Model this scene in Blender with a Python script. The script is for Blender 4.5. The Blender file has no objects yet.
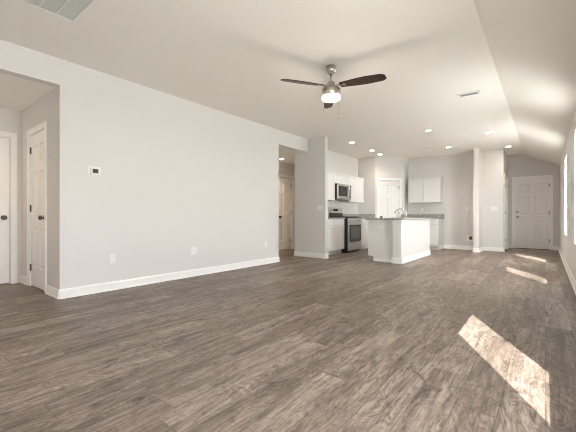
import bpy, bmesh, math, random
from mathutils import Vector, Matrix
random.seed(7)
R = math.radians
PI = math.pi
S = bpy.context.scene
COL = S.collection

# ---------------------------------------------------------------- camera
YAW = math.atan2(257.0, 326.0)
cd = bpy.data.cameras.new('camera')
cd.sensor_width = 36.0
cd.lens = 326.0 / 576.0 * 36.0
cd.shift_y = 0.5 / 576.0
cd.clip_start = 0.05
cam = bpy.data.objects.new('camera', cd)
COL.objects.link(cam)
cam.location = (0, 0, 0.94)
cam.rotation_euler = (PI / 2, 0, YAW)
S.camera = cam

# ---------------------------------------------------------------- light and exposure
S.view_settings.view_transform = 'Standard'
S.view_settings.look = 'None'
S.view_settings.gamma = 1.0
S.view_settings.use_curve_mapping = False
S.view_settings.exposure = 1.42
S.cycles.use_denoising = True
S.cycles.filter_width = 1.0
S.cycles.max_bounces = 14
S.cycles.diffuse_bounces = 10
S.cycles.transparent_max_bounces = 12
S.cycles.sample_clamp_indirect = 6.0
S.cycles.caustics_reflective = False
S.cycles.caustics_refractive = False

world = bpy.data.worlds.new('sky')
S.world = world
world.use_nodes = True
bgn = world.node_tree.nodes['Background']
bgn.inputs['Color'].default_value = (0.97, 0.975, 1.0, 1)
bgn.inputs['Strength'].default_value = 8.5

sl = bpy.data.lights.new('sun', 'SUN')
sl.energy = 8.0
sl.angle = R(0.3)
sl.color = (1.0, 0.97, 0.93)
sun = bpy.data.objects.new('sun', sl)
COL.objects.link(sun)
EL = R(44.8)
sdir = Vector((-0.482 * math.cos(EL), 0.876 * math.cos(EL), -math.sin(EL)))
sun.rotation_euler = sdir.to_track_quat('-Z', 'Y').to_euler()
sun.location = (6, -8, 9)


def portal(loc, size, rot):
    l = bpy.data.lights.new('window_portal', 'AREA')
    l.shape = 'RECTANGLE'
    l.size, l.size_y = size
    l.cycles.is_portal = True
    o = bpy.data.objects.new('window_portal', l)
    COL.objects.link(o)
    o.location = loc
    o.rotation_euler = rot


RW_WIN = [(-1.45, -0.64), (1.09, 1.985), (4.99, 5.76), (7.74, 8.52)]   # openings of the right wall (Y ranges); the first is unseen, added for daylight
SILL, HEAD = 0.585, 2.06
BACK_OPEN = []        # openings of the wall behind the camera
for a, b in RW_WIN:
    portal((0.50, (a + b) / 2, (SILL + HEAD) / 2), (HEAD - SILL, b - a), (0, PI / 2, 0))
for a, b, z0, z1 in BACK_OPEN:
    portal(((a + b) / 2, -2.72, (z0 + z1) / 2), (b - a, z1 - z0), (PI / 2, 0, PI))


# ---------------------------------------------------------------- node helpers
def new_mat(name):
    m = bpy.data.materials.new(name)
    m.use_nodes = True
    nt = m.node_tree
    return m, nt, nt.nodes['Principled BSDF']


def simple(name, col, rough=0.5, metal=0.0, noise=0.0, nscale=30.0, bump=0.0, bscale=200.0, spec=0.5, stretch=None):
    m, nt, b = new_mat(name)
    b.inputs['Roughness'].default_value = rough
    b.inputs['Metallic'].default_value = metal
    b.inputs['Specular IOR Level'].default_value = spec
    tc = nt.nodes.new('ShaderNodeTexCoord')
    mp = nt.nodes.new('ShaderNodeMapping')
    nt.links.new(tc.outputs['Object'], mp.inputs['Vector'])
    if stretch:
        mp.inputs['Scale'].default_value = stretch
    n = nt.nodes.new('ShaderNodeTexNoise')
    n.inputs['Scale'].default_value = nscale
    n.inputs['Detail'].default_value = 3
    nt.links.new(mp.outputs['Vector'], n.inputs['Vector'])
    mx = nt.nodes.new('ShaderNodeMix')
    mx.data_type = 'RGBA'
    k = noise if noise else 0.02
    mx.inputs[6].default_value = tuple(c * (1 - k) for c in col) + (1,)
    mx.inputs[7].default_value = tuple(min(1, c * (1 + k)) for c in col) + (1,)
    nt.links.new(n.outputs['Fac'], mx.inputs[0])
    nt.links.new(mx.outputs[2], b.inputs['Base Color'])
    if bump:
        n2 = nt.nodes.new('ShaderNodeTexNoise')
        n2.inputs['Scale'].default_value = bscale
        nt.links.new(mp.outputs['Vector'], n2.inputs['Vector'])
        bp = nt.nodes.new('ShaderNodeBump')
        bp.inputs['Strength'].default_value = bump
        bp.inputs['Distance'].default_value = 0.002
        nt.links.new(n2.outputs['Fac'], bp.inputs['Height'])
        nt.links.new(bp.outputs['Normal'], b.inputs['Normal'])
    return m


def emis(name, col, strength, base=(0.9, 0.9, 0.88)):
    m, nt, b = new_mat(name)
    b.inputs['Base Color'].default_value = base + (1,)
    b.inputs['Roughness'].default_value = 0.4
    b.inputs['Emission Color'].default_value = col + (1,)
    b.inputs['Emission Strength'].default_value = strength
    return m


def mathn(nt, op, a, b=None, c=None):
    n = nt.nodes.new('ShaderNodeMath')
    n.operation = op
    for i, v in enumerate((a, b, c)):
        if v is None:
            continue
        if isinstance(v, (int, float)):
            n.inputs[i].default_value = v
        else:
            nt.links.new(v, n.inputs[i])
    return n.outputs[0]


def comb(nt, x, y, z=0.0):
    n = nt.nodes.new('ShaderNodeCombineXYZ')
    for i, v in enumerate((x, y, z)):
        if isinstance(v, (int, float)):
            n.inputs[i].default_value = v
        else:
            nt.links.new(v, n.inputs[i])
    return n.outputs[0]


def ramp(nt, fac, stops):
    n = nt.nodes.new('ShaderNodeValToRGB')
    while len(n.color_ramp.elements) < len(stops):
        n.color_ramp.elements.new(0.5)
    for e, (p, c) in zip(n.color_ramp.elements, stops):
        e.position = p
        e.color = c + (1,) if len(c) == 3 else c
    nt.links.new(fac, n.inputs[0])
    return n.outputs[0]


def mixc(nt, blend, fac, a, b):
    n = nt.nodes.new('ShaderNodeMix')
    n.data_type = 'RGBA'
    n.blend_type = blend
    for i, v in ((0, fac), (6, a), (7, b)):
        if isinstance(v, (int, float)):
            n.inputs[i].default_value = v
        elif isinstance(v, tuple):
            n.inputs[i].default_value = v + (1,)
        else:
            nt.links.new(v, n.inputs[i])
    return n.outputs[2]


def noise(nt, vec, scale, detail=3, rough=0.5, dist=0.0):
    n = nt.nodes.new('ShaderNodeTexNoise')
    n.inputs['Scale'].default_value = scale
    n.inputs['Detail'].default_value = detail
    n.inputs['Roughness'].default_value = rough
    n.inputs['Distortion'].default_value = dist
    nt.links.new(vec, n.inputs['Vector'])
    return n.outputs['Fac']


def floor_material():
    m, nt, b = new_mat('grey_brown_plank_floor')
    tc = nt.nodes.new('ShaderNodeTexCoord')
    sp = nt.nodes.new('ShaderNodeSeparateXYZ')
    nt.links.new(tc.outputs['Object'], sp.inputs[0])
    X, Y = sp.outputs[0], sp.outputs[1]
    PW, PL = 0.178, 1.22
    u = mathn(nt, 'DIVIDE', X, PW)
    row = mathn(nt, 'FLOOR', u)
    wn = nt.nodes.new('ShaderNodeTexWhiteNoise')
    wn.noise_dimensions = '1D'
    nt.links.new(row, wn.inputs['W'])
    v = mathn(nt, 'ADD', mathn(nt, 'DIVIDE', Y, PL), mathn(nt, 'MULTIPLY', wn.outputs['Value'], 7.0))
    col = mathn(nt, 'FLOOR', v)
    wn2 = nt.nodes.new('ShaderNodeTexWhiteNoise')
    wn2.noise_dimensions = '2D'
    nt.links.new(comb(nt, row, col), wn2.inputs['Vector'])
    pid = wn2.outputs['Value']
    fu = mathn(nt, 'FRACT', u)
    fv = mathn(nt, 'FRACT', v)
    eu = mathn(nt, 'MINIMUM', fu, mathn(nt, 'SUBTRACT', 1.0, fu))
    ev = mathn(nt, 'MINIMUM', fv, mathn(nt, 'SUBTRACT', 1.0, fv))
    gap = mathn(nt, 'MAXIMUM', mathn(nt, 'LESS_THAN', eu, 0.008), mathn(nt, 'LESS_THAN', ev, 0.0014))
    # grain, shifted for each plank
    off = mathn(nt, 'MULTIPLY', pid, 53.0)
    gx = mathn(nt, 'ADD', mathn(nt, 'MULTIPLY', X, 1.0), off)
    long_v = comb(nt, mathn(nt, 'MULTIPLY', gx, 11.0), mathn(nt, 'MULTIPLY', Y, 1.1), off)
    fine_v = comb(nt, mathn(nt, 'MULTIPLY', gx, 70.0), mathn(nt, 'MULTIPLY', Y, 6.0), off)
    knot_v = comb(nt, mathn(nt, 'MULTIPLY', gx, 5.0), mathn(nt, 'MULTIPLY', Y, 2.0), off)
    saw_v = comb(nt, mathn(nt, 'MULTIPLY', gx, 14.0), mathn(nt, 'MULTIPLY', Y, 110.0), off)
    g1 = noise(nt, long_v, 1.0, 5, 0.6, 1.2)
    g2 = noise(nt, fine_v, 1.0, 4, 0.7, 0.3)
    g3 = noise(nt, knot_v, 1.0, 6, 0.65, 2.5)
    g4 = noise(nt, saw_v, 1.0, 2, 0.5, 0.0)
    base = ramp(nt, pid, [(0.0, (0.185, 0.144, 0.116)), (0.5, (0.242, 0.192, 0.158)), (1.0, (0.315, 0.256, 0.214))])
    c = mixc(nt, 'MULTIPLY', 1.0, base, ramp(nt, g1, [(0.30, (0.52, 0.50, 0.485)), (0.52, (0.95, 0.95, 0.95)), (0.8, (1.35, 1.35, 1.34))]))
    c = mixc(nt, 'MULTIPLY', 1.0, c, ramp(nt, g2, [(0.30, (0.45, 0.43, 0.42)), (0.5, (1.0, 1.0, 1.0)), (0.72, (1.35, 1.35, 1.35))]))
    c = mixc(nt, 'MULTIPLY', 1.0, c, ramp(nt, g3, [(0.30, (0.36, 0.32, 0.30)), (0.43, (0.88, 0.87, 0.86)), (0.7, (1.2, 1.2, 1.2))]))
    c = mixc(nt, 'MULTIPLY', mathn(nt, 'MULTIPLY', g3, 0.8), c, ramp(nt, g4, [(0.35, (0.78, 0.78, 0.78)), (0.6, (1.08, 1.08, 1.08))]))
    ring = mathn(nt, 'SINE', mathn(nt, 'MULTIPLY', noise(nt, comb(nt, mathn(nt, 'MULTIPLY', gx, 4.5), mathn(nt, 'MULTIPLY', Y, 1.6), off), 1.0, 2, 0.5, 0.8), 130.0))
    g5 = noise(nt, comb(nt, mathn(nt, 'MULTIPLY', gx, 3.0), mathn(nt, 'MULTIPLY', Y, 1.5), mathn(nt, 'ADD', off, 9.0)), 1.0, 2, 0.5)
    rf = ramp(nt, g5, [(0.40, (0.0, 0.0, 0.0)), (0.58, (1.0, 1.0, 1.0))])
    c = mixc(nt, 'MULTIPLY', mathn(nt, 'MULTIPLY', rf, 0.9), c, ramp(nt, mathn(nt, 'ADD', mathn(nt, 'MULTIPLY', ring, 0.5), 0.5), [(0.0, (0.66, 0.65, 0.64)), (0.5, (1.0, 1.0, 1.0)), (1.0, (1.12, 1.12, 1.12))]))
    g6 = noise(nt, comb(nt, mathn(nt, 'MULTIPLY', gx, 34.0), mathn(nt, 'MULTIPLY', Y, 16.0), off), 1.0, 3, 0.7, 1.0)
    c = mixc(nt, 'MULTIPLY', mathn(nt, 'SUBTRACT', 1.15, g3), c, ramp(nt, g6, [(0.33, (0.40, 0.37, 0.35)), (0.45, (1.0, 1.0, 1.0)), (0.7, (1.15, 1.15, 1.15))]))
    c = mixc(nt, 'MIX', mathn(nt, 'MULTIPLY', gap, 0.65), c, (0.045, 0.035, 0.03))
    nt.links.new(c, b.inputs['Base Color'])
    rr = mathn(nt, 'ADD', 0.34, mathn(nt, 'MULTIPLY', g2, 0.2))
    nt.links.new(rr, b.inputs['Roughness'])
    b.inputs['Specular IOR Level'].default_value = 0.5
    bp = nt.nodes.new('ShaderNodeBump')
    bp.inputs['Strength'].default_value = 0.35
    bp.inputs['Distance'].default_value = 0.0015
    hh = mathn(nt, 'SUBTRACT', mathn(nt, 'ADD', mathn(nt, 'MULTIPLY', g2, 0.6), mathn(nt, 'MULTIPLY', g4, 0.4)), mathn(nt, 'MULTIPLY', gap, 1.0))
    nt.links.new(hh, bp.inputs['Height'])
    nt.links.new(bp.outputs['Normal'], b.inputs['Normal'])
    return m


def granite_material():
    m, nt, b = new_mat('speckled_grey_granite')
    tc = nt.nodes.new('ShaderNodeTexCoord')
    a = noise(nt, tc.outputs['Object'], 45, 4, 0.7)
    d = noise(nt, tc.outputs['Object'], 160, 3, 0.7)
    c = ramp(nt, a, [(0.3, (0.16, 0.15, 0.145)), (0.47, (0.42, 0.405, 0.39)), (0.6, (0.66, 0.645, 0.63))])
    c = mixc(nt, 'MULTIPLY', 0.9, c, ramp(nt, d, [(0.35, (0.45, 0.44, 0.43)), (0.55, (1.1, 1.1, 1.1))]))
    nt.links.new(c, b.inputs['Base Color'])
    b.inputs['Roughness'].default_value = 0.18
    return m


def walnut_material():
    m, nt, b = new_mat('dark_walnut_blade')
    tc = nt.nodes.new('ShaderNodeTexCoord')
    mp = nt.nodes.new('ShaderNodeMapping')
    mp.inputs['Scale'].default_value = (2.0, 40.0, 10.0)
    nt.links.new(tc.outputs['Object'], mp.inputs['Vector'])
    a = noise(nt, mp.outputs['Vector'], 1.5, 4, 0.6, 0.6)
    c = ramp(nt, a, [(0.3, (0.020, 0.011, 0.009)), (0.7, (0.060, 0.034, 0.027))])
    nt.links.new(c, b.inputs['Base Color'])
    b.inputs['Roughness'].default_value = 0.38
    return m


def glass_material():
    m = bpy.data.materials.new('clear_window_glass')
    m.use_nodes = True
    nt = m.node_tree
    nt.nodes.clear()
    out = nt.nodes.new('ShaderNodeOutputMaterial')
    mx = nt.nodes.new('ShaderNodeMixShader')
    tr = nt.nodes.new('ShaderNodeBsdfTransparent')
    gl = nt.nodes.new('ShaderNodeBsdfGlossy')
    gl.inputs['Roughness'].default_value = 0.02
    tr.inputs['Color'].default_value = (0.98, 0.99, 0.985, 1)
    mx.inputs[0].default_value = 0.05
    nt.links.new(tr.outputs[0], mx.inputs[1])
    nt.links.new(gl.outputs[0], mx.inputs[2])
    nt.links.new(mx.outputs[0], out.inputs[0])
    return m


M = dict(
    wall=simple('greige_wall_paint', (0.75, 0.737, 0.720), 0.75, bump=0.12, bscale=350, noise=0.01, spec=0.3),
    ceiling=simple('flat_ceiling_paint', (0.90, 0.885, 0.845), 0.9, bump=0.15, bscale=300, noise=0.01, spec=0.2),
    trim=simple('white_trim_paint', (0.93, 0.93, 0.92), 0.35, noise=0.01),
    door=simple('white_door_paint', (0.90, 0.89, 0.88), 0.4, noise=0.01),
    cab=simple('white_cabinet_paint', (0.80, 0.795, 0.785), 0.35, noise=0.01),
    cabin=simple('cabinet_carcass', (0.62, 0.61, 0.59), 0.5, noise=0.02),  # toned darker than the doors so the gaps between them look shaded
    plate=simple('white_plastic', (0.87, 0.87, 0.86), 0.35),
    dark=simple('black_plastic', (0.015, 0.015, 0.016), 0.35),
    blackglass=simple('black_glass', (0.02, 0.02, 0.022), 0.06),
    lcd=simple('grey_green_screen', (0.10, 0.11, 0.10), 0.2),
    enamel=simple('black_enamel', (0.02, 0.02, 0.02), 0.25),
    iron=simple('cast_iron', (0.03, 0.03, 0.03), 0.6, bump=0.3),
    steel=simple('brushed_stainless', (0.60, 0.59, 0.57), 0.28, 1.0, noise=0.06, nscale=8, stretch=(1, 1, 60)),
    nickel=simple('brushed_nickel', (0.52, 0.48, 0.43), 0.28, 1.0, noise=0.04),
    chrome=simple('chrome', (0.75, 0.75, 0.75), 0.1, 1.0),
    bronze=simple('dark_satin_nickel', (0.16, 0.14, 0.12), 0.32, 1.0),
    filt=simple('grey_filter_mesh', (0.72, 0.74, 0.71), 0.9, noise=0.12, nscale=400),
    shadow=simple('painted_opening_shade', (0.10, 0.10, 0.10), 0.9),  # flat dark colour painted for the shade inside openings
    frost=emis('frosted_lamp_glass', (1.0, 0.88, 0.72), 0.45),
    lens=emis('recessed_light_lens', (1.0, 0.90, 0.76), 14.0),
    ground=simple('pale_outdoor_ground', (0.66, 0.65, 0.62), 0.95, noise=0.15, nscale=3),
    sill=simple('threshold_bronze', (0.06, 0.05, 0.045), 0.4),
    floor=floor_material(), granite=granite_material(), walnut=walnut_material(), glass=glass_material(),
)


# ---------------------------------------------------------------- mesh builder
class MB:
    def __init__(s):
        s.bm = bmesh.new()

    def _merge(s, t, smooth=False):
        t.normal_update()
        if smooth:
            for f in t.faces:
                f.smooth = True
        me = bpy.data.meshes.new('tmp')
        t.to_mesh(me)
        t.free()
        s.bm.from_mesh(me)
        bpy.data.meshes.remove(me)

    def box(s, x0, x1, y0, y1, z0, z1, bevel=0.0, seg=1, mat=None):
        t = bmesh.new()
        bmesh.ops.create_cube(t, size=1.0)
        bmesh.ops.scale(t, vec=(abs(x1 - x0), abs(y1 - y0), abs(z1 - z0)), verts=t.verts)
        bmesh.ops.translate(t, vec=((x0 + x1) / 2, (y0 + y1) / 2, (z0 + z1) / 2), verts=t.verts)
        if bevel:
            bmesh.ops.bevel(t, geom=list(t.edges), offset=bevel, segments=seg, affect='EDGES', profile=0.5)
        if mat:
            bmesh.ops.transform(t, matrix=mat, verts=t.verts)
        s._merge(t)
        return s

    def prism(s, pts, y0, y1, axis='Y'):
        """polygon of (a, z) pairs extruded along axis"""
        t = bmesh.new()
        f = (lambda a, z, e: (a, e, z)) if axis == 'Y' else ((lambda a, z, e: (e, a, z)) if axis == 'X' else (lambda a, z, e: (a, z, e)))
        A = [t.verts.new(f(a, z, y0)) for a, z in pts]
        B = [t.verts.new(f(a, z, y1)) for a, z in pts]
        t.faces.new(A)
        t.faces.new(B[::-1])
        n = len(pts)
        for i in range(n):
            t.faces.new((A[i], B[i], B[(i + 1) % n], A[(i + 1) % n]))
        bmesh.ops.recalc_face_normals(t, faces=t.faces)
        s._merge(t)
        return s

    def lathe(s, prof, mat=None, seg=32, smooth=True):
        """profile of (r, z) spun round Z"""
        t = bmesh.new()
        rings = []
        for r, z in prof:
            if r < 1e-6:
                rings.append([t.verts.new((0, 0, z))])
            else:
                rings.append([t.verts.new((r * math.cos(2 * PI * k / seg), r * math.sin(2 * PI * k / seg), z)) for k in range(seg)])
        for a, b in zip(rings, rings[1:]):
            for k in range(seg):
                k2 = (k + 1) % seg
                q = [a[k % len(a)], a[k2 % len(a)], b[k2 % len(b)], b[k % len(b)]]
                u = []
                for v in q:
                    if v not in u:
                        u.append(v)
                if len(u) > 2:
                    t.faces.new(u)
        bmesh.ops.recalc_face_normals(t, faces=t.faces)
        if mat:
            bmesh.ops.transform(t, matrix=mat, verts=t.verts)
        s._merge(t, smooth)
        return s

    def tube(s, pts, r, seg=12):
        t = bmesh.new()
        pts = [Vector(p) for p in pts]
        rr = r if isinstance(r, (list, tuple)) else [r] * len(pts)
        prev = None
        rings = []
        for i, p in enumerate(pts):
            d = (pts[min(i + 1, len(pts) - 1)] - pts[max(i - 1, 0)]).normalized()
            if prev is None:
                n = d.orthogonal().normalized()
            else:
                n = (prev - d * prev.dot(d)).normalized()
            prev = n
            b = d.cross(n)
            rings.append([t.verts.new(p + rr[i] * (n * math.cos(2 * PI * k / seg) + b * math.sin(2 * PI * k / seg))) for k in range(seg)])
        for a, b in zip(rings, rings[1:]):
            for k in range(seg):
                t.faces.new((a[k], a[(k + 1) % seg], b[(k + 1) % seg], b[k]))
        t.faces.new(rings[0][::-1])
        t.faces.new(rings[-1])
        bmesh.ops.recalc_face_normals(t, faces=t.faces)
        s._merge(t, True)
        return s

    def panel(s, W, H, T, xs, zs, cells, rec=0.008, slope=0.012, raised=None, x=0.0, y=0.0, z=0.0):
        """slab whose front face (y) has recessed panels in the given cells"""
        t = bmesh.new()

        def q(x0, x1, z0, z1, ya, yb=None):
            t.faces.new([t.verts.new(c) for c in ((x0, ya, z0), (x1, ya, z0), (x1, ya, z1), (x0, ya, z1))])

        def ring(o, i, yo, yi):
            (a0, a1, c0, c1), (b0, b1, d0, d1) = o, i
            O = [(a0, yo, c0), (a1, yo, c0), (a1, yo, c1), (a0, yo, c1)]
            I = [(b0, yi, d0), (b1, yi, d0), (b1, yi, d1), (b0, yi, d1)]
            for k in range(4):
                k2 = (k + 1) % 4
                t.faces.new([t.verts.new(c) for c in (O[k], O[k2], I[k2], I[k])])
        for i in range(len(xs) - 1):
            for j in range(len(zs) - 1):
                c = (xs[i], xs[i + 1], zs[j], zs[j + 1])
                if (i, j) in cells:
                    sl_ = slope
                    c2 = (c[0] + sl_, c[1] - sl_, c[2] + sl_, c[3] - sl_)
                    ring(c, c2, 0, rec)
                    if raised:
                        w, up = raised
                        c3 = (c2[0] + w * 0.4, c2[1] - w * 0.4, c2[2] + w * 0.4, c2[3] - w * 0.4)
                        ring(c2, c3, rec, rec)
                        c4 = (c3[0] + w, c3[1] - w, c3[2] + w, c3[3] - w)
                        ring(c3, c4, rec, rec - up)
                        q(*c4, rec - up)
                    else:
                        q(*c2, rec)
                else:
                    q(*c, 0)
        for a in (((0, T, 0), (0, T, H), (W, T, H), (W, T, 0)), ((0, 0, 0), (0, 0, H), (0, T, H), (0, T, 0)),
                  ((W, 0, 0), (W, T, 0), (W, T, H), (W, 0, H)), ((0, 0, H), (W, 0, H), (W, T, H), (0, T, H)),
                  ((0, 0, 0), (0, T, 0), (W, T, 0), (W, 0, 0))):
            t.faces.new([t.verts.new(c) for c in a])
        bmesh.ops.translate(t, vec=(x, y, z), verts=t.verts)
        bmesh.ops.remove_doubles(t, verts=t.verts, dist=1e-5)
        bmesh.ops.recalc_face_normals(t, faces=t.faces)
        s._merge(t)
        return s

    def build(s, name, mat, parent=None, loc=None, rotz=None):
        me = bpy.data.meshes.new(name)
        s.bm.to_mesh(me)
        s.bm.free()
        me.materials.append(M[mat])
        o = bpy.data.objects.new(name, me)
        COL.objects.link(o)
        if parent:
            o.parent = parent
        if loc:
            o.location = loc
        if rotz is not None:
            o.rotation_euler = (0, 0, rotz)
        return o


def thing(name, label, cat, loc=(0, 0, 0), rotz=0.0, group=None):
    o = bpy.data.objects.new(name, None)
    COL.objects.link(o)
    o.empty_display_size = 0.1
    o.location = loc
    o.rotation_euler = (0, 0, rotz)
    o['label'] = label
    o['category'] = cat
    if group:
        o['group'] = group
    return o


def tag(o, label, cat, group=None):
    o['label'] = label
    o['category'] = cat
    if group:
        o['group'] = group
    return o


def struct(name, mb, mat, label=None):
    o = mb.build(name, mat)
    o['kind'] = 'structure'
    if label:
        o['label'] = label
    return o


def struct_root(name, loc, rotz):
    o = bpy.data.objects.new(name, None)
    COL.objects.link(o)
    o.location = loc
    o.rotation_euler = (0, 0, rotz)
    o.empty_display_size = 0.1
    o['kind'] = 'structure'
    return o


def dup(root, loc, label, rotz=None):
    r = root.copy()
    COL.objects.link(r)
    r.location = loc
    if rotz is not None:
        r.rotation_euler = (0, 0, rotz)
    r['label'] = label
    for ch in list(root.children):
        c = ch.copy()
        COL.objects.link(c)
        c.parent = r
        for g in list(ch.children):
            d = g.copy()
            COL.objects.link(d)
            d.parent = c
    return r


# ================================================================ THE SHELL
XL = -4.34      # room face of the left wall
XR = 0.31       # room face of the right wall
CH = 2.74       # flat ceiling
CL = 2.44       # dropped ceilings of the side hall and alcove
XC = -0.47      # crease of the ceiling
ZR = 2.34       # ceiling height at the right wall
YB = -2.5       # wall behind the camera
YF = 11.75      # wall of the front door
YK = 10.38      # kitchen back wall

struct('floor', MB().box(-6.9, 0.45, YB - 0.15, 12.0, -0.12, 0.0), 'floor')
struct('ground', MB().box(-30, 30, -30, 40, -0.5, -0.15), 'ground')

ce = MB().box(-6.9, XC, YB - 0.15, 12.0, CH, CH + 0.14)
k = (CH - ZR) / (XR - XC)
x2 = 0.47
z2 = CH - k * (x2 - XC)
ce.prism([(XC, CH), (x2, z2), (x2, z2 + 0.14), (XC, CH + 0.14)], YB - 0.15, 12.0)
struct('ceiling', ce, 'ceiling')
struct('ceiling', MB().box(-6.1, XL - 0.12, -0.1, 1.305, CL, CL + 0.1), 'ceiling')      # alcove
struct('ceiling', MB().box(-6.1, -4.72, 5.19, 9.6, CL, CL + 0.1).box(-4.72, XL - 0.12, 5.19, 6.24, CL, CL + 0.1), 'ceiling')        # side hall
W = 0.12

# left wall with the header over the alcove and over the side hall
lw = MB()
lw.box(XL - W, XL, YB, 0.02, 0, CH)
lw.box(XL - W, XL, 0.02, 1.305, CL, CH)
lw.box(XL - W, XL, 1.305, 5.19, 0, CH)
lw.box(XL - W, XL, 5.19, 6.24, CL, CH)
struct('wall_left', lw, 'wall')
# stub wall between the side hall and the kitchen, and the kitchen's left wall
struct('wall_stub', MB().box(-4.72, -3.855, 6.24, 6.35, 0, CH), 'wall')
struct('wall_kitchen_left', MB().box(-4.72, -4.60, 6.35, 9.49, 0, CH), 'wall')
pw = MB().box(-4.60, -4.03, 9.37, 9.49, 0, CH)
struct('wall_kitchen_corner', pw, 'wall')


def wall_with_opening(mb, L, H, x0, x1, z1, z0=0.0, T=W):
    """local wall: x 0..L, face at y 0, thickness T, one opening"""
    mb.box(0, x0, 0, T, 0, H)
    mb.box(x1, L, 0, T, 0, H)
    mb.box(x0, x1, 0, T, z1, H)
    if z0 > 0:
        mb.box(x0, x1, 0, T, 0, z0)
    return mb


# diagonal pantry wall
DL = math.hypot(0.65, 0.65)
pd = wall_with_opening(MB(), DL, CH, 0.125, 0.765, 2.05)
o = pd.build('wall_pantry', 'wall', None, (-4.03, 9.37, 0), R(45))
o['kind'] = 'structure'
struct('wall_pantry_side', MB().box(-3.50, -3.38, 10.02, YK, 0, CH), 'wall')
kb = MB().box(-3.50, -1.35, YK, YK + W, 0, CH)
kb.box(-1.35, -0.87, YK, YK + W, 0, CH)
struct('wall_kitchen_back', kb, 'wall')
struct('wall_refrigerator_side', MB().box(-1.485, -1.355, 9.80, YK, 0, CH), 'wall')
# entry: left side with a doorway, end wall with the front door
es = MB()
wall_with_opening(es, YF - YK - W, CH, 0.07, 0.87, 2.05)
o = es.build('wall_entry_left', 'wall', None, (-0.87, YK + W, 0), R(90))
o['kind'] = 'structure'
fw = MB()
FX0, FX1 = -0.70, 0.10
fw.box(-0.99, FX0 - 0.02, YF, YF + W, 0, CH)
fw.box(FX0 - 0.02, FX1 + 0.02, YF, YF + W, 2.06, CH)
fw.prism([(FX1 + 0.02, 0), (0.42, 0), (0.42, CH), (FX1 + 0.02, CH)], YF, YF + W)
struct('wall_front', fw, 'wall')
# right wall
rw = MB()
ys = [YB] + [v for w in RW_WIN for v in w] + [YF + W]
for i in range(0, len(ys), 2):
    rw.box(XR, XR + 0.13, ys[i], ys[i + 1], 0, ZR - 0.0)
for a, b in RW_WIN:
    rw.box(XR, XR + 0.13, a, b, 0, SILL)
    rw.box(XR, XR + 0.13, a, b, HEAD, ZR)
struct('wall_right', rw, 'wall')
# wall behind the camera
bw = MB()
xs = [XL - W, XR + 0.13]
for i in range(0, 2, 2):
    bw.box(xs[i], xs[i + 1], YB - W, YB, 0, CH)
for a, b, z0, z1 in BACK_OPEN:
    bw.box(a, b, YB - W, YB, z1, CH)
    if z0:
        bw.box(a, b, YB - W, YB, 0, z0)
struct('wall_back', bw, 'wall')
# alcove
al = MB()
al.box(-5.85, XL - W, -0.10, 0.02, 0, CL)
struct('wall_alcove_near', al, 'wall')
PX0, PX1 = -5.475, -4.845       # closet door leaf in the alcove
al = wall_with_opening(MB(), 5.85 + XL - W, CL, PX0 + 5.85 - 0.01, PX1 + 5.85 + 0.01, 2.05)
o = al.build('wall_alcove_far', 'wall', None, (-5.85, 1.305, 0), 0)
o['kind'] = 'structure'
al = wall_with_opening(MB(), 1.545, CL, 0.48, 1.29, 2.05)
o = al.build('wall_alcove_end', 'wall', None, (-5.85, -0.12, 0), R(90))
o['kind'] = 'structure'
# side hall
hl = MB().box(-5.75, XL - W, 5.07, 5.19, 0, CL)
struct('wall_hall_near', hl, 'wall')
hl = wall_with_opening(MB(), 3.4, CL, 1.69, 2.27, 2.05)
o = hl.build('wall_hall_left', 'wall', None, (-5.75, 5.19, 0), R(90))
o['kind'] = 'structure'
struct('wall_hall_end', MB().box(-5.75, -4.72, 8.5, 8.62, 0, CL), 'wall')


# unseen outer walls behind the closed doors, added to stop daylight leaking in
ow = MB().box(-6.9, -6.78, YB - W, 12.0, 0, CH)
ow.box(-6.78, XL - W, YB - W, YB, 0, CH)
ow.box(-6.78, -0.99, 11.88, 12.0, 0, CH)
struct('wall_outer', ow, 'wall')


# ---------------------------------------------------------------- baseboards
def baseboard(name, runs):
    """runs of (p0, p1, side): side +1 puts the board to the left of p0->p1"""
    mb = MB()
    for (x0, y0), (x1, y1), s in runs:
        L = math.hypot(x1 - x0, y1 - y0)
        a = math.atan2(y1 - y0, x1 - x0)
        m = Matrix.Translation((x0, y0, 0)) @ Matrix.Rotation(a, 4, 'Z')
        t = MB()
        if s > 0:
            pr = [(0.0, 0.0), (0.024, 0.0), (0.024, 0.016), (0.014, 0.022), (0.014, 0.09), (0.007, 0.108), (0.0, 0.108)]
        else:
            pr = [(0.0, 0.0), (-0.024, 0.0), (-0.024, 0.016), (-0.014, 0.022), (-0.014, 0.09), (-0.007, 0.108), (0.0, 0.108)]
        t.prism(pr, 0, L, 'X')
        bmesh.ops.transform(t.bm, matrix=m, verts=t.bm.verts)
        mb._merge(t.bm)
    o = mb.build(name, 'trim')
    o['kind'] = 'structure'
    return o


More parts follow.
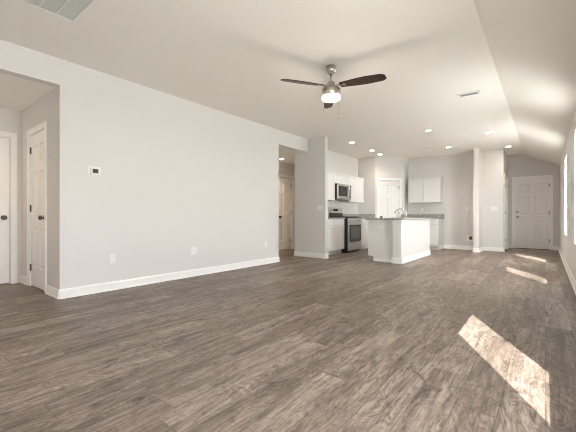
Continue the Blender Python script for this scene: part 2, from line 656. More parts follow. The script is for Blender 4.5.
baseboard('baseboard_left', [((XL, YB), (XL, 0.02), -1), ((XL, 1.30), (XL, 5.205), -1)])
baseboard('baseboard_stub', [((-4.72, 6.24), (-3.84, 6.24), -1), ((-3.855, 6.24), (-3.855, 6.35), -1)])
baseboard('baseboard_hall', [((-5.75, 5.2), (-5.75, 6.81), -1), ((-5.75, 7.53), (-5.75, 8.5), -1), ((-5.75, 8.5), (-4.72, 8.5), -1), ((-4.72, 6.24), (-4.72, 8.5), 1), ((XL - W, 5.19), (XL, 5.19), 1)])
baseboard('baseboard_alcove', [((XL - W - 0.0, 1.305), (XL, 1.305), -1), ((-5.85, 1.305), (PX0 - 0.075, 1.305), -1), ((PX1 + 0.075, 1.305), (XL - W, 1.305), -1)])
baseboard('baseboard_pantry', [((-3.38, 10.02), (-3.38, YK), -1)])
baseboard('baseboard_kitchen', [((-2.34, YK), (-1.485, YK), -1), ((-1.485, 9.80), (-1.485, YK), 1), ((-1.50, 9.80), (-1.34, 9.80), -1), ((-1.355, 9.80), (-1.355, YK), -1), ((-1.355, YK), (-0.87, YK), -1), ((-0.87, YK - 0.0), (-0.87, YK + W), -1)])
baseboard('baseboard_entry', [((-0.87, 11.44), (-0.87, YF), -1), ((-0.87, YF), (FX0 - 0.08, YF), -1), ((FX1 + 0.08, YF), (XR, YF), -1)])
baseboard('baseboard_right', [((XR, YB), (XR, YF), 1)])
baseboard('baseboard_back', [((XL, YB), (XR, YB), 1)])


# ---------------------------------------------------------------- doors
def six_panel(Wd, H=2.02, T=0.035):
    f = Wd / 0.76
    st, mu = 0.105 * f, 0.10 * f
    pwid = (Wd - 2 * st - mu) / 2
    xs = [0, st, st + pwid, st + pwid + mu, st + 2 * pwid + mu, Wd]
    zs = [0, 0.25, 0.77, 0.95, 1.52, 1.64, 1.87, H]
    cells = [(i, j) for i in (1, 3) for j in (1, 3, 5)]
    return xs, zs, cells


def knob_parts(parent, x, z, mat='bronze', y=0.0):
    m = Matrix.Translation((x, y, z)) @ Matrix.Rotation(R(90), 4, 'X')
    kb_ = MB().lathe([(0, 0.0), (0.012, 0.0), (0.012, 0.028), (0.026, 0.036), (0.030, 0.048), (0.026, 0.060), (0.012, 0.066), (0, 0.067)], m, 24)
    o = kb_.build('door_knob', mat, parent)
    MB().lathe([(0, 0.0), (0.033, 0.0), (0.033, 0.006), (0.026, 0.011), (0, 0.011)], m, 24).build('rosette', mat, o)
    return o


def make_door(n, loc, rotz, Wd, hinge='right', H=2.02, recess=0.02, knob=True, mat='bronze', deadbolt=False, casing=0.07, ztrim=None):
    """local x 0..Wd is the leaf; wall face at y = 0; viewer at -y"""
    root = struct_root('door_%d' % n, loc, rotz)
    xs, zs, cells = six_panel(Wd, H)
    leaf = MB().panel(Wd, H, 0.035, xs, zs, cells, 0.011, 0.012, (0.022, 0.008), 0, recess, 0.012).build('door_leaf', 'door', root)
    fr = MB()
    g = 0.004
    zt = H + 0.016
    c = casing
    # casing with a stepped profile
    for (a, b) in ((-g - c, -g), (Wd + g, Wd + g + c)):
        fr.box(a, b, -0.013, 0, 0, zt + c, 0.002)
        outer = a if a < 0 else b - 0.022
        fr.box(outer, outer + 0.022, -0.019, -0.012, 0, zt + c, 0.002)
    fr.box(-g, Wd + g, -0.013, 0, zt, zt + c, 0.002)
    fr.box(-g - c, Wd + g + c, -0.019, -0.012, zt + c - 0.022, zt + c, 0.002)
    fr.build('door_frame', 'trim', root)
    jb = MB()
    jb.box(-0.0215, -0.003, 0.0, 0.11, 0, zt)
    jb.box(Wd + 0.003, Wd + 0.0215, 0.0, 0.11, 0, zt)
    jb.box(-0.003, 0.012, recess + 0.037, recess + 0.05, 0, zt)
    jb.box(Wd - 0.012, Wd + 0.003, recess + 0.037, recess + 0.05, 0, zt)
    jb.box(0.012, Wd - 0.012, recess + 0.037, recess + 0.05, zt - 0.02, zt)
    jb.box(-0.0215, Wd + 0.0215, 0.0, 0.11, zt, zt + 0.022)
    jb.build('door_jamb', 'trim', root)
    hx = Wd + 0.001 if hinge == 'right' else -0.001
    for z in (0.25, 1.05, 1.83):
        h = MB()
        h.tube([(hx, recess - 0.008, z - 0.045), (hx, recess - 0.008, z + 0.045)], 0.0075, 10)
        h.box(hx - 0.014, hx + 0.014, recess - 0.003, recess + 0.001, z - 0.044, z + 0.044)
        h.build('hinge', 'bronze', root)
    if knob:
        kx = 0.062 if hinge == 'right' else Wd - 0.062
        knob_parts(root, kx, 0.925, mat, recess)
        if deadbolt:
            m = Matrix.Translation((kx, recess, 1.075)) @ Matrix.Rotation(R(90), 4, 'X')
            d = MB().lathe([(0, 0), (0.032, 0), (0.032, 0.012), (0.022, 0.02), (0, 0.02)], m, 24).build('deadbolt', mat, root)
            MB().box(kx - 0.005, kx + 0.005, recess - 0.034, recess - 0.019, 1.06, 1.09, 0.002).build('thumb_turn', mat, d)
    return root


d1 = make_door(1, (FX0, YF, 0), 0, FX1 - FX0, 'right', recess=0.03, mat='nickel', deadbolt=True)
MB().box(-0.004, FX1 - FX0 + 0.004, -0.03, 0.10, 0.0, 0.014, 0.002).build('threshold', 'sill', d1)
make_door(2, (PX0, 1.305, 0), 0, PX1 - PX0, 'left', recess=0.012)
make_door(3, (-5.85, 0.405, 0), R(90), 0.765, 'left', recess=0.035)
make_door(4, (-5.75, 6.88, 0), R(90), 0.58, 'right')
dd = 0.64
make_door(5, (-4.03 + 0.130 * 0.7071, 9.37 + 0.130 * 0.7071, 0), R(45), 0.63, 'right', knob=True)
make_door(6, (-0.87, YK + W + 0.075, 0), R(90), 0.79, 'right', recess=0.05)


# ---------------------------------------------------------------- windows
def make_window(n, loc, rotz, Wd, H, T=0.13):
    """local x 0..Wd, opening bottom at z 0, room face at y 0, outside at y T"""
    root = struct_root('window_%d' % n, loc, rotz)
    fr = MB()
    f = 0.04
    y0, y1 = T - 0.05, T - 0.005
    fr.box(0.001, f, y0, y1, 0.001, H - 0.001, 0.003)
    fr.box(Wd - f, Wd - 0.001, y0, y1, 0.001, H - 0.001, 0.003)
    fr.box(f, Wd - f, y0, y1, 0.001, f, 0.003)
    fr.box(f, Wd - f, y0, y1, H - f, H - 0.001, 0.003)
    fr.build('window_frame', 'trim', root)
    MB().box(f, Wd - f, T - 0.03, T - 0.026, f, H - f).build('pane', 'glass', root)
    MB().box(0.001, Wd - 0.001, -0.004, y0, 0.001, 0.010, 0.003).build('window_sill', 'trim', root)
    return root


for i, (a, b) in enumerate(RW_WIN):
    make_window(i + 1, (XR, b, SILL), R(-90), b - a, HEAD - SILL)

# ================================================================ KITCHEN
def shaker(W_, H_, x, y, z, T=0.019, st=0.06):
    return MB().panel(W_, H_, T, [0, st, W_ - st, W_], [0, st, H_ - st, H_], [(1, 1)], 0.008, 0.003, None, x, y, z)


def wall_cabinet(label, loc, rotz, Wd, z0, z1, D, doors):
    t = thing('wall_cabinet', label, 'cabinet', (loc[0], loc[1], z0), rotz, 'white wall cabinets')
    H = z1 - z0
    b = MB().box(0.001, Wd - 0.001, 0.021, D, 0, H, 0.0015)
    b.box(0, Wd, 0.019, D, H - 0.018, H + 0.004)
    b.build('cabinet_body', 'cabin', t)
    for a, c in doors:
        shaker(c - a - 0.008, H - 0.008, a + 0.004, 0, 0.004).build('cabinet_door', 'cab', t)
    return t


UF = -4.27
UZ0, UZ1 = 1.35, 2.09
RY0, RY1 = 7.48, 8.24     # range
MY0, MY1 = 7.38, 8.14     # microwave above it
wall_cabinet('white two-door wall cabinet left of the microwave, beside the stub wall', (UF, 6.46, 0), R(90), MY0 - 6.46, UZ0, UZ1, 0.327, [(0, (MY0 - 6.46) / 2), ((MY0 - 6.46) / 2, MY0 - 6.46)])
wall_cabinet('short white wall cabinet directly above the microwave', (UF, MY0 + 0.001, 0), R(90), MY1 - MY0 - 0.002, 1.80, UZ1, 0.327, [(0, MY1 - MY0 - 0.002)])
wall_cabinet('white two-door wall cabinet right of the microwave, near the corner', (UF, MY1, 0), R(90), 0.95, UZ0, UZ1, 0.327, [(0, 0.46), (0.46, 0.95)])
wall_cabinet('white two-door wall cabinet alone on the back kitchen wall', (-3.27, YK - 0.33, 0), 0, 0.91, UZ0, UZ1, 0.327, [(0, 0.455), (0.455, 0.91)])


def base_cabinet(label, loc, rotz, Wd, cols, H=0.875, D=0.545):
    t = thing('base_cabinet', label, 'cabinet', (loc[0], loc[1], 0), rotz, 'white base cabinets')
    b = MB().box(0.001, Wd - 0.001, 0.021, D, 0.105, H, 0.001)
    b.build('cabinet_body', 'cabin', t)
    MB().box(0.003, Wd - 0.003, 0.09, D, 0.0, 0.104).build('toe_kick', 'cab', t)
    for a, c in cols:
        MB().box(a + 0.004, c - 0.004, 0, 0.019, 0.729, H - 0.012, 0.0015).build('drawer', 'cab', t)
        shaker(c - a - 0.008, 0.60, a + 0.004, 0, 0.115).build('cabinet_door', 'cab', t)
    return t


BF = -4.045
base_cabinet('white base cabinet between the stub wall and the range', (BF, 6.38, 0), R(90), RY0 - 6.385, [(0.03, 0.53), (0.53, RY0 - 6.385)])
base_cabinet('white base cabinet right of the range, half hidden by the island', (BF, RY1 + 0.005, 0), R(90), 1.11, [(0, 0.46), (0.46, 0.92)])
base_cabinet('white base cabinet under the back wall counter, right of the island', (-3.355, 9.77, 0), 0, 1.01, [(0.10, 0.55), (0.55, 1.01)])


def countertop(label, loc, rotz, x0, x1, D, splash_back=True, side=None):
    t = thing('countertop', label, 'countertop', (loc[0], loc[1], 0.876), rotz)
    MB().box(x0, x1, -0.025, D, 0, 0.034, 0.004, 2).build('counter_slab', 'granite', t)
    s = MB()
    s.box(x0, x1, D - 0.02, D, 0.0345, 0.137, 0.002)
    if side == 'right':
        s.box(x1 - 0.02, x1, -0.02, D - 0.02, 0.0345, 0.137, 0.002)
    if side == 'left':
        s.box(x0, x0 + 0.02, -0.02, D - 0.02, 0.0345, 0.137, 0.002)
    s.build('backsplash', 'granite', t)
    return t


countertop('speckled grey granite counter between the stub wall and the range', (BF, 6.38, 0), R(90), -0.02, RY0 - 6.385, 0.553)
countertop('speckled grey granite counter right of the range with short corner splash', (BF, RY1 + 0.005, 0), R(90), 0.0, 1.122, 0.553, True, 'right')
countertop('speckled grey granite counter along the back kitchen wall', (-3.355, 9.77, 0), 0, -0.02, 1.035, 0.606, True, 'left')

# ---- range
rg = thing('kitchen_range', 'stainless steel freestanding range with black sides and oven window', 'stove', (-3.93, RY0 + 0.004, 0), R(90))
RW = 0.752
MB().box(0, RW, 0.035, 0.655, 0.04, 0.895, 0.004).build('range_body', 'enamel', rg)
MB().box(0.03, RW - 0.03, 0.08, 0.6, 0.0, 0.04).build('range_base', 'dark', rg)
ct = MB().box(-0.002, RW + 0.002, 0.01, 0.655, 0.896, 0.918, 0.004).build('cooktop', 'enamel', rg)
for gx in (0.06, 0.40):
    g = MB()
    for k in range(4):
        g.box(gx + 0.09 * k, gx + 0.09 * k + 0.012, 0.07, 0.56, 0.93, 0.942)
    for yy in (0.07, 0.31, 0.548):
        g.box(gx, gx + 0.282, yy, yy + 0.012, 0.92, 0.932)
    g.build('grate', 'iron', ct)
for bx, by in ((0.2, 0.18), (0.2, 0.45), (0.54, 0.18), (0.54, 0.45)):
    MB().lathe([(0, 0), (0.045, 0), (0.045, 0.008), (0, 0.008)], Matrix.Translation((bx, by, 0.918)), 20).build('burner', 'iron', ct)
cp = MB().prism([(0.0, 0.80), (0.034, 0.80), (0.034, 0.893), (0.022, 0.893)], 0.004, RW - 0.004, 'X').build('control_panel', 'steel', rg)
for kx in (0.09, 0.20, 0.376, 0.55, 0.66):
    m = Matrix.Translation((kx, 0.012, 0.847)) @ Matrix.Rotation(R(100), 4, 'X')
    MB().lathe([(0, 0), (0.024, 0.0), (0.024, 0.006), (0.019, 0.010), (0.017, 0.030), (0, 0.031)], m, 20).build('knob', 'steel', cp)
od = MB().box(0.004, RW - 0.004, 0.0, 0.034, 0.262, 0.792, 0.006, 2).build('oven_door', 'steel', rg)
MB().prism([(0.045, 0.30), (0.10, 0.285), (0.37, 0.278), (0.65, 0.285), (0.706, 0.30), (0.706, 0.725), (0.045, 0.725)], -0.004, 0.001, 'Y').build('oven_window', 'blackglass', od)
MB().box(0.13, 0.62, -0.0055, -0.0035, 0.36, 0.66, 0.001).build('inner_glass', 'lcd', od)
h = MB().tube([(0.05, -0.045, 0.758), (0.70, -0.045, 0.758)], 0.011, 14)
h.tube([(0.08, -0.045, 0.758), (0.08, 0.002, 0.758)], 0.008)
h.tube([(0.67, -0.045, 0.758), (0.67, 0.002, 0.758)], 0.008)
h.build('oven_handle', 'steel', od)
MB().box(0.004, RW - 0.004, 0.004, 0.034, 0.06, 0.252, 0.006, 2).build('storage_drawer', 'steel', rg)
bg = MB().prism([(0.575, 0.918), (0.655, 0.918), (0.655, 1.18), (0.62, 1.19), (0.60, 1.18)], 0.0, RW, 'X').build('backguard', 'steel', rg)
MB().prism([(0.5735, 0.925), (0.5765, 0.925), (0.5872, 1.035), (0.5842, 1.035)], 0.01, RW - 0.01, 'X').build('backguard_base', 'dark', bg)
MB().prism([(0.5885, 1.085), (0.5925, 1.085), (0.5975, 1.15), (0.5935, 1.15)], 0.25, 0.50, 'X').build('display', 'blackglass', bg)
for kx in (0.07, 0.14, 0.61, 0.68):
    m = Matrix.Translation((kx, 0.591, 1.11)) @ Matrix.Rotation(R(84), 4, 'X')
    MB().lathe([(0, 0), (0.02, 0), (0.018, 0.02), (0, 0.02)], m, 16).build('backguard_button', 'steel', bg)

# ---- microwave
mw = thing('microwave', 'stainless over-the-range microwave with black window and side', 'microwave', (-4.19, MY0 + 0.003, 1.385), R(90))
MB().box(0, RW, 0.022, 0.405, 0, 0.412, 0.003).build('microwave_body', 'dark', mw)
md = MB().box(0.0, 0.60, 0, 0.022, 0.03, 0.412, 0.004).build('microwave_door', 'steel', mw)
MB().box(0.06, 0.52, -0.0025, 0.001, 0.09, 0.35, 0.001).build('microwave_window', 'blackglass', md)
hh = MB().tube([(0.575, -0.035, 0.07), (0.575, -0.042, 0.22), (0.575, -0.035, 0.37)], 0.010, 12)
hh.tube([(0.575, -0.036, 0.08), (0.575, 0.001, 0.08)], 0.007)
hh.tube([(0.575, -0.036, 0.36), (0.575, 0.001, 0.36)], 0.007)
hh.build('microwave_handle', 'steel', md)
cpn = MB().box(0.603, RW, 0, 0.022, 0.03, 0.412, 0.004).build('control_panel', 'steel', mw)
MB().box(0.615, RW - 0.012, -0.002, 0.001, 0.33, 0.39).build('display', 'blackglass', cpn)
kp = MB()
for r_ in range(5):
    for c_ in range(3):
        kp.box(0.622 + c_ * 0.040, 0.650 + c_ * 0.040, -0.002, 0.001, 0.06 + r_ * 0.05, 0.092 + r_ * 0.05)
kp.build('keypad', 'dark', cpn)
vg = MB()
for k in range(12):
    vg.box(0.02 + k * 0.06, 0.065 + k * 0.06, 0.0, 0.022, 0.004, 0.022)
vg.build('vent_grille', 'steel', mw)

# ---- island
isl = thing('kitchen_island', 'white kitchen island with panelled end, corner post and baseboard', 'island', (-2.24, 6.47, 0), 0)
IY = 2.03
ib = MB()
ib.box(-0.71, -0.165, 0.06, IY - 0.03, 0.105, 0.872, 0.001)
ib.box(-0.61, -0.165, 0.062, IY - 0.032, 0.0, 0.105)
ib.build('cabinet_body', 'cab', isl)
for k in range(3):
    a = 0.06 + k * 0.64
    for (za, zb) in ((0.12, 0.71), (0.72, 0.86)):
        MB().box(-0.73, -0.711, a, a + 0.625, za, zb, 0.002).build('cabinet_door' if za < 0.5 else 'drawer', 'cab', isl)
MB().box(-0.165, 0.0, 0.012, IY, 0, 0.872).build('knee_wall', 'cab', isl)
cp_ = MB()
cp_.box(-0.172, 0.006, -0.006, 0.12, 0.0, 0.872, 0.003)
cp_.box(-0.180, 0.014, -0.014, 0.12, 0.815, 0.872, 0.006)
cp_.box(-0.176, 0.010, -0.010, 0.12, 0.79, 0.815, 0.004)
cp_.build('corner_post', 'cab', isl)
bt = MB()


def skirt(mb, x0, y0, x1, y1, s):
    L = math.hypot(x1 - x0, y1 - y0)
    a = math.atan2(y1 - y0, x1 - x0)
    t = MB().prism([(0, 0), (s * 0.026, 0), (s * 0.026, 0.018), (s * 0.015, 0.024), (s * 0.015, 0.095), (s * 0.006, 0.112), (0, 0.112)], 0, L, 'X')
    bmesh.ops.transform(t.bm, matrix=Matrix.Translation((x0, y0, 0)) @ Matrix.Rotation(a, 4, 'Z'), verts=t.bm.verts)
    mb._merge(t.bm)


skirt(bt, 0.0, 0.0, 0.0, IY + 0.01, -1)
skirt(bt, -0.19, -0.006, 0.03, -0.006, -1)

bt.build('base_trim', 'trim', isl)
MB().box(-0.61, -0.175, 0.050, 0.0615, 0.0, 0.05, 0.002).build('end_shoe', 'trim', isl)
ic = thing('countertop', 'speckled grey granite top on the kitchen island', 'countertop', (-2.24, 6.47, 0.8725), 0)
MB().box(-0.745, 0.045, -0.03, IY + 0.03, 0, 0.034, 0.004, 2).build('counter_slab', 'granite', ic)

# sink (drop-in rim on the island top) and faucet
sk = thing('kitchen_sink', 'stainless steel drop-in sink in the island top', 'sink', (-2.62, 7.55, 0.907), 0)
rim = MB()
rim.box(-0.22, -0.19, -0.40, 0.40, 0, 0.006, 0.002)
rim.box(0.16, 0.19, -0.40, 0.40, 0, 0.006, 0.002)
rim.box(-0.19, 0.16, -0.40, -0.37, 0, 0.006, 0.002)
rim.box(-0.19, 0.16, 0.37, 0.40, 0, 0.006, 0.002)
rim.build('sink_rim', 'steel', sk)
MB().box(-0.19, 0.16, -0.37, 0.37, 0.0, 0.002).build('sink_basin', 'steel', sk)
fc = thing('kitchen_faucet', 'chrome single-lever faucet curving over the island sink', 'faucet', (-2.34, 7.05, 0.9065), 0)
MB().lathe([(0, 0), (0.030, 0), (0.030, 0.008), (0.022, 0.016), (0.022, 0.09), (0.018, 0.10), (0, 0.10)], None, 24).build('faucet_base', 'chrome', fc)
pts = []
for k in range(13):
    a = R(15 + k * 11.5)
    pts.append((-0.10 + 0.0 + 0.12 * math.cos(a) - 0.015, 0, 0.085 + 0.115 * math.sin(a)))
pts = [(0, 0, 0.06)] + pts + [(-0.245, 0, 0.115)]
MB().tube(pts, [0.017] + [0.014] * 13 + [0.016], 14).build('spout', 'chrome', fc)
MB().tube([(0.0, 0, 0.09), (-0.012, -0.012, 0.15), (-0.035, -0.025, 0.235)], [0.014, 0.010, 0.009], 12).build('lever', 'chrome', fc)

# ================================================================ CEILING FAN
fan = thing('ceiling_fan', 'three-blade ceiling fan with dark blades, nickel motor and frosted light', 'ceiling fan', (-2.02, 3.40, CH), 0)
MB().lathe([(0, 0), (0.064, 0), (0.064, -0.045), (0.058, -0.066), (0.035, -0.085), (0.018, -0.090), (0, -0.090)], None, 40).build('canopy', 'nickel', fan)
MB().tube([(0, 0, -0.08), (0, 0, -0.19)], 0.0125, 16).build('downrod', 'nickel', fan)
MB().lathe([(0, -0.175), (0.020, -0.176), (0.040, -0.190), (0.045, -0.205), (0.045, -0.262), (0.100, -0.266), (0.110, -0.274), (0.110, -0.348), (0.104, -0.352), (0, -0.352)], None, 48).build('motor_housing', 'nickel', fan)
sh = MB().lathe([(0.100, -0.352), (0.111, -0.354), (0.115, -0.362), (0.115, -0.384), (0.108, -0.396), (0.080, -0.404), (0, -0.408)], None, 48).build('lamp_shade', 'frost', fan)
ANG0 = 85 + math.degrees(YAW)
for kb_ in range(3):
    a = R(ANG0 + 120 * kb_)
    m = Matrix.Rotation(a, 4, 'Z')
    pit = Matrix.Rotation(R(3.0), 4, 'Y') @ Matrix.Rotation(R(-13), 4, 'X')
    # blade outline
    N = 18
    up, lo = [], []
    for i in range(N + 1):
        s = i / N
        r = 0.12 + s * 0.54
        w = 0.042 + 0.028 * math.sin(min(1, s * 1.5) * PI / 2) - 0.012 * max(0, s - 0.6) / 0.4
        if s > 0.9:
            w *= math.sqrt(max(0, 1 - ((s - 0.9) / 0.1) ** 2 * 0.75))
        skew = 0.012 * s
        up.append((r, w + skew))
        lo.append((r, -w + skew))
    t = MB().prism(up + lo[::-1], -0.004, 0.004, 'Z')
    bmesh.ops.transform(t.bm, matrix=pit, verts=t.bm.verts)
    bl = t.build('blade', 'walnut', fan, (0, 0, -0.238), a)
    arm = MB()
    arm.box(0.05, 0.17, -0.016, 0.016, -0.010, -0.003, 0.002)
    arm.box(0.14, 0.19, -0.022, 0.022, -0.011, -0.0045, 0.002, mat=pit)
    for sx, sy in ((0.15, -0.013), (0.15, 0.013), (0.18, 0.0)):
        arm.lathe([(0, -0.014), (0.006, -0.013), (0.006, -0.010), (0, -0.010)], pit @ Matrix.Translation((sx, sy, 0)), 10)
    arm.build('blade_bracket', 'nickel', fan, (0, 0, -0.236), a)
for cx_, cy_, L in ((0.075, 0.045, 0.23), (-0.03, -0.085, 0.20)):
    rw_ = Matrix.Rotation(YAW, 3, 'Z')
    p = rw_ @ Vector((cx_ if cx_ > 0 else -0.075, cy_, 0)) * 1.32
    c = MB().tube([(p.x, p.y, -0.34), (p.x, p.y, -0.34 - L)], 0.0014, 6)
    c.lathe([(0, 0), (0.004, -0.004), (0.006, -0.022), (0.003, -0.03), (0, -0.03)], Matrix.Translation((p.x, p.y, -0.34 - L)), 10)
    c.build('pull_chain', 'bronze', fan)


# ================================================================ CEILING FIXTURES
def recessed(label, x, y, z=CH):
    t = thing('recessed_light', label, 'ceiling light', (x, y, z), 0, 'recessed ceiling lights')
    MB().lathe([(0.048, -0.001), (0.048, -0.004), (0.080, -0.008), (0.085, -0.004), (0.085, -0.0005), (0.048, -0.0005)], None, 36).build('trim_ring', 'plate', t)
    MB().lathe([(0, -0.001), (0.048, -0.001), (0.048, -0.003), (0, -0.0035)], None, 36).build('lens', 'lens', t)
    return t


LIGHTS = [
    (-1.915, 7.18, 'round recessed light in mid ceiling above the front end of the island'),
    (-0.945, 8.17, 'round recessed light nearest the ceiling crease, in front of the refrigerator recess'),
    (-3.70, 7.21, 'round recessed light nearest the range and the stub wall'),
    (-3.71, 8.41, 'small round recessed light, middle of the row along the range wall'),
    (-3.76, 9.10, 'round recessed light in front of the diagonal pantry door'),
    (-1.97, 9.20, 'round recessed light near the back kitchen wall, right of the small vent'),
    (-0.74, 10.10, 'round recessed light at the mouth of the front door entry'),
]
LAMP_W = 20.0


def lamp_under(x, y, z, w=LAMP_W, col=(1.0, 0.90, 0.78)):
    l = bpy.data.lights.new('recessed_lamp', 'SPOT')
    l.energy = w
    l.color = col
    l.spot_size = R(125)
    l.spot_blend = 0.9
    l.shadow_soft_size = 0.06
    o = bpy.data.objects.new('recessed_lamp', l)
    COL.objects.link(o)
    o.location = (x, y, z - 0.02)


rl0 = recessed(LIGHTS[0][2], *LIGHTS[0][:2])
lamp_under(LIGHTS[0][0], LIGHTS[0][1], CH)
for x, y, lb in LIGHTS[1:]:
    dup(rl0, (x, y, CH), lb)
    lamp_under(x, y, CH, 10.0 if x < -3 or (y > 8.6 and x > -1) else LAMP_W)
dup(rl0, (-5.40, 6.57, CL), 'round recessed light in the low ceiling of the side hall')
lamp_under(-5.40, 6.57, CL, 20.0, (1.0, 0.74, 0.50))
dup(rl0, (-5.25, 0.62, CL), 'round recessed light in the left alcove ceiling')
lamp_under(-5.25, 0.62, CL, 9.0, (1.0, 0.66, 0.38))

# fan lamp light
pl = bpy.data.lights.new('fan_lamp', 'POINT')
pl.energy = 4.0
pl.color = (1.0, 0.86, 0.70)
pl.shadow_soft_size = 0.08
po = bpy.data.objects.new('fan_lamp', pl)
COL.objects.link(po)
po.location = (-2.02, 3.40, CH - 0.52)

sd = tag(MB().lathe([(0, -0.0005), (0.065, -0.0005), (0.068, -0.012), (0.060, -0.030), (0.040, -0.036), (0, -0.036)], None, 32).build('smoke_detector', 'plate', None, (-5.38, 7.16, CL)),
         'round white smoke detector on the side hall ceiling', 'smoke detector')


def ceiling_vent(label, x, y, w, d, rotz=0):
    t = thing('ceiling_vent', label, 'vent', (x, y, CH), rotz)
    f = 0.048
    fr_ = MB()
    fr_.box(-w / 2, w / 2, -d / 2, -d / 2 + f, -0.008, -0.0005, 0.002)
    fr_.box(-w / 2, w / 2, d / 2 - f, d / 2, -0.008, -0.0005, 0.002)
    fr_.box(-w / 2, -w / 2 + f, -d / 2 + f, d / 2 - f, -0.008, -0.0005, 0.002)
    fr_.box(w / 2 - f, w / 2, -d / 2 + f, d / 2 - f, -0.008, -0.0005, 0.002)
    fr_.build('vent_frame', 'plate', t)
    MB().box(-w / 2 + f, w / 2 - f, -d / 2 + f, d / 2 - f, -0.002, -0.0005).build('duct_opening', 'shadow', t)  # thin dark sheet standing in for the shaded duct
    sl_ = MB()
    n = int((d - 2 * f) / 0.018)
    for k in range(n):
        yy = -d / 2 + f + (k + 0.5) * (d - 2 * f) / n
        sl_.box(-w / 2 + f, w / 2 - f, -0.006, 0.006, -0.0006, 0.0006, mat=Matrix.Translation((0, yy, -0.006)) @ Matrix.Rotation(R(35), 4, 'X'))
    sl_.build('vent_louvers', 'plate', t)
    return t


ceiling_vent('small white ceiling vent between the fan and the ceiling crease', -0.877, 5.41, 0.32, 0.17, 0)
ceiling_vent('small white ceiling vent above the back of the kitchen', -2.458, 8.89, 0.32, 0.17, 0)
# return air grille over the camera's left
ra = thing('return_air_grille', 'large white return air grille in the ceiling at top left', 'vent', (-3.09, 0.748, CH), 0)
hw, hd = 0.35, 0.40
f = 0.03
g = MB()
g.box(-hw, hw, -hd, -hd + f, -0.012, -0.0005, 0.003)
g.box(-hw, hw, hd - f, hd, -0.012, -0.0005, 0.003)
g.box(-hw, -hw + f, -hd + f, hd - f, -0.012, -0.0005, 0.003)
g.box(hw - f, hw, -hd + f, hd - f, -0.012, -0.0005, 0.003)
g.build('grille_frame', 'plate', ra)
g = MB()
n = 6
for k in range(1, n):
    yy = -hd + f + k * (2 * hd - 2 * f) / n
    g.box(-hw + f, hw - f, yy - 0.006, yy + 0.006, -0.010, -0.0025)
g.build('grille_bars', 'plate', ra)
g = MB()
nb = 34
for k in range(nb):
    xx = -hw + f + (k + 0.5) * (2 * hw - 2 * f) / nb
    g.box(-0.006, 0.006, -hd + f, hd - f, -0.0005, 0.0005, mat=Matrix.Translation((xx, 0, -0.0055)) @ Matrix.Rotation(R(30), 4, 'Y'))
g.build('grille_louvers', 'filt', ra)
MB().box(-hw + f, hw - f, -hd + f, hd - f, -0.0022, -0.0005).build('air_filter', 'filt', ra)


# ================================================================ WALL PLATES
def plate_base(t, w, h):
    return MB().box(-w / 2, w / 2, -0.006, -0.0005, -h / 2, h / 2, 0.003, 2).build('cover_plate', 'plate', t)


def outlet(label, loc, rotz, gang=1, horizontal=False):
    t = thing('wall_outlet', label, 'outlet', loc, rotz, 'white wall outlets')
    if horizontal:
        p = plate_base(t, 0.118, 0.074)
        offs = [(-0.02, 0), (0.02, 0)]
        groups = [offs]
    else:
        p = plate_base(t, 0.072 + 0.046 * (gang - 1), 0.118)
        groups = [[(-0.023 * (gang - 1) + 0.046 * k, -0.02), (-0.023 * (gang - 1) + 0.046 * k, 0.02)] for k in range(gang)]
    for gr in groups:
        for ox, oz in gr:
            s = MB().box(ox - 0.016, ox + 0.016, -0.0085, -0.0055, oz - 0.013, oz + 0.013, 0.002).build('socket', 'plate', t)
            sl2 = MB()
            sl2.box(ox - 0.008, ox - 0.006, -0.009, -0.008, oz - 0.003, oz + 0.006)
            sl2.box(ox + 0.005, ox + 0.007, -0.009, -0.008, oz - 0.003, oz + 0.005)
            sl2.build('socket_slots', 'dark', s)
    return t


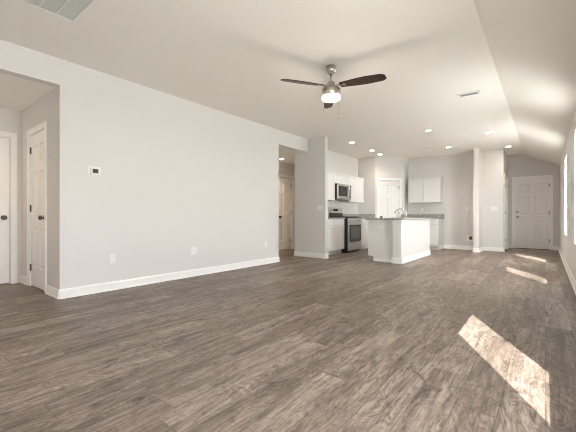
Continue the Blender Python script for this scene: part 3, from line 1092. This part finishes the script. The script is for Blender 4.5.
def switch(label, loc, rotz, gang=1):
    t = thing('light_switch', label, 'light switch', loc, rotz, 'white light switches')
    plate_base(t, 0.072 + 0.046 * (gang - 1), 0.118)
    for k in range(gang):
        x = -0.023 * (gang - 1) + 0.046 * k
        m = Matrix.Translation((x, -0.0065, 0)) @ Matrix.Rotation(R(4), 4, 'X')
        MB().box(-0.016, 0.016, -0.003, 0.002, -0.033, 0.033, 0.001, mat=m).build('rocker', 'plate', t)
    return t


th = thing('thermostat', 'small white digital thermostat on the long left wall', 'thermostat', (XL, 1.671, 1.492), R(90))
MB().box(-0.075, 0.075, -0.008, -0.0005, -0.058, 0.058, 0.004, 2).build('back_plate', 'plate', th)
MB().box(-0.055, 0.062, -0.026, -0.007, -0.045, 0.045, 0.006, 2).build('thermostat_case', 'plate', th)
MB().box(-0.030, 0.034, -0.0275, -0.0255, -0.022, 0.028, 0.001).build('screen', 'lcd', th)

outlet('white duplex wall outlet low on the left wall, below the thermostat', (XL, 1.881, 0.40), R(90))
outlet('white double-gang wall outlet low in the middle of the left wall', (XL, 3.105, 0.40), R(90), 2)
outlet('white wall outlet low on the left wall near its far end', (XL, 4.795, 0.40), R(90))
switch('white triple rocker switch on the stub wall beside the kitchen', (-3.995, 6.24, 1.135), 0, 3)
switch('white triple rocker switch on the wall between refrigerator recess and entry', (-1.077, YK, 1.15), 0, 3)
switch('white single switch on the back kitchen wall in the refrigerator recess', (-1.72, YK, 1.16), 0, 1)
outlet('white outlet on the island end panel', (-2.68, 6.53, 0.72), 0, 1, True)
outlet('white outlet above the granite splash on the back kitchen wall', (-2.95, YK, 1.15), 0)
wb = thing('water_supply_box', 'white recessed water supply box with dark valve low beside the refrigerator wall', 'supply box', (-1.658, YK, 0.335), 0)
MB().box(-0.085, 0.085, -0.006, -0.0005, -0.085, 0.085, 0.003).build('cover_plate', 'plate', wb)
MB().box(-0.02, 0.06, -0.009, -0.0055, -0.045, 0.045).build('box_opening', 'shadow', wb)  # dark panel painted as the shade inside the box
MB().tube([(0.02, -0.012, -0.04), (0.02, -0.012, 0.02)], 0.009).build('valve', 'bronze', wb)
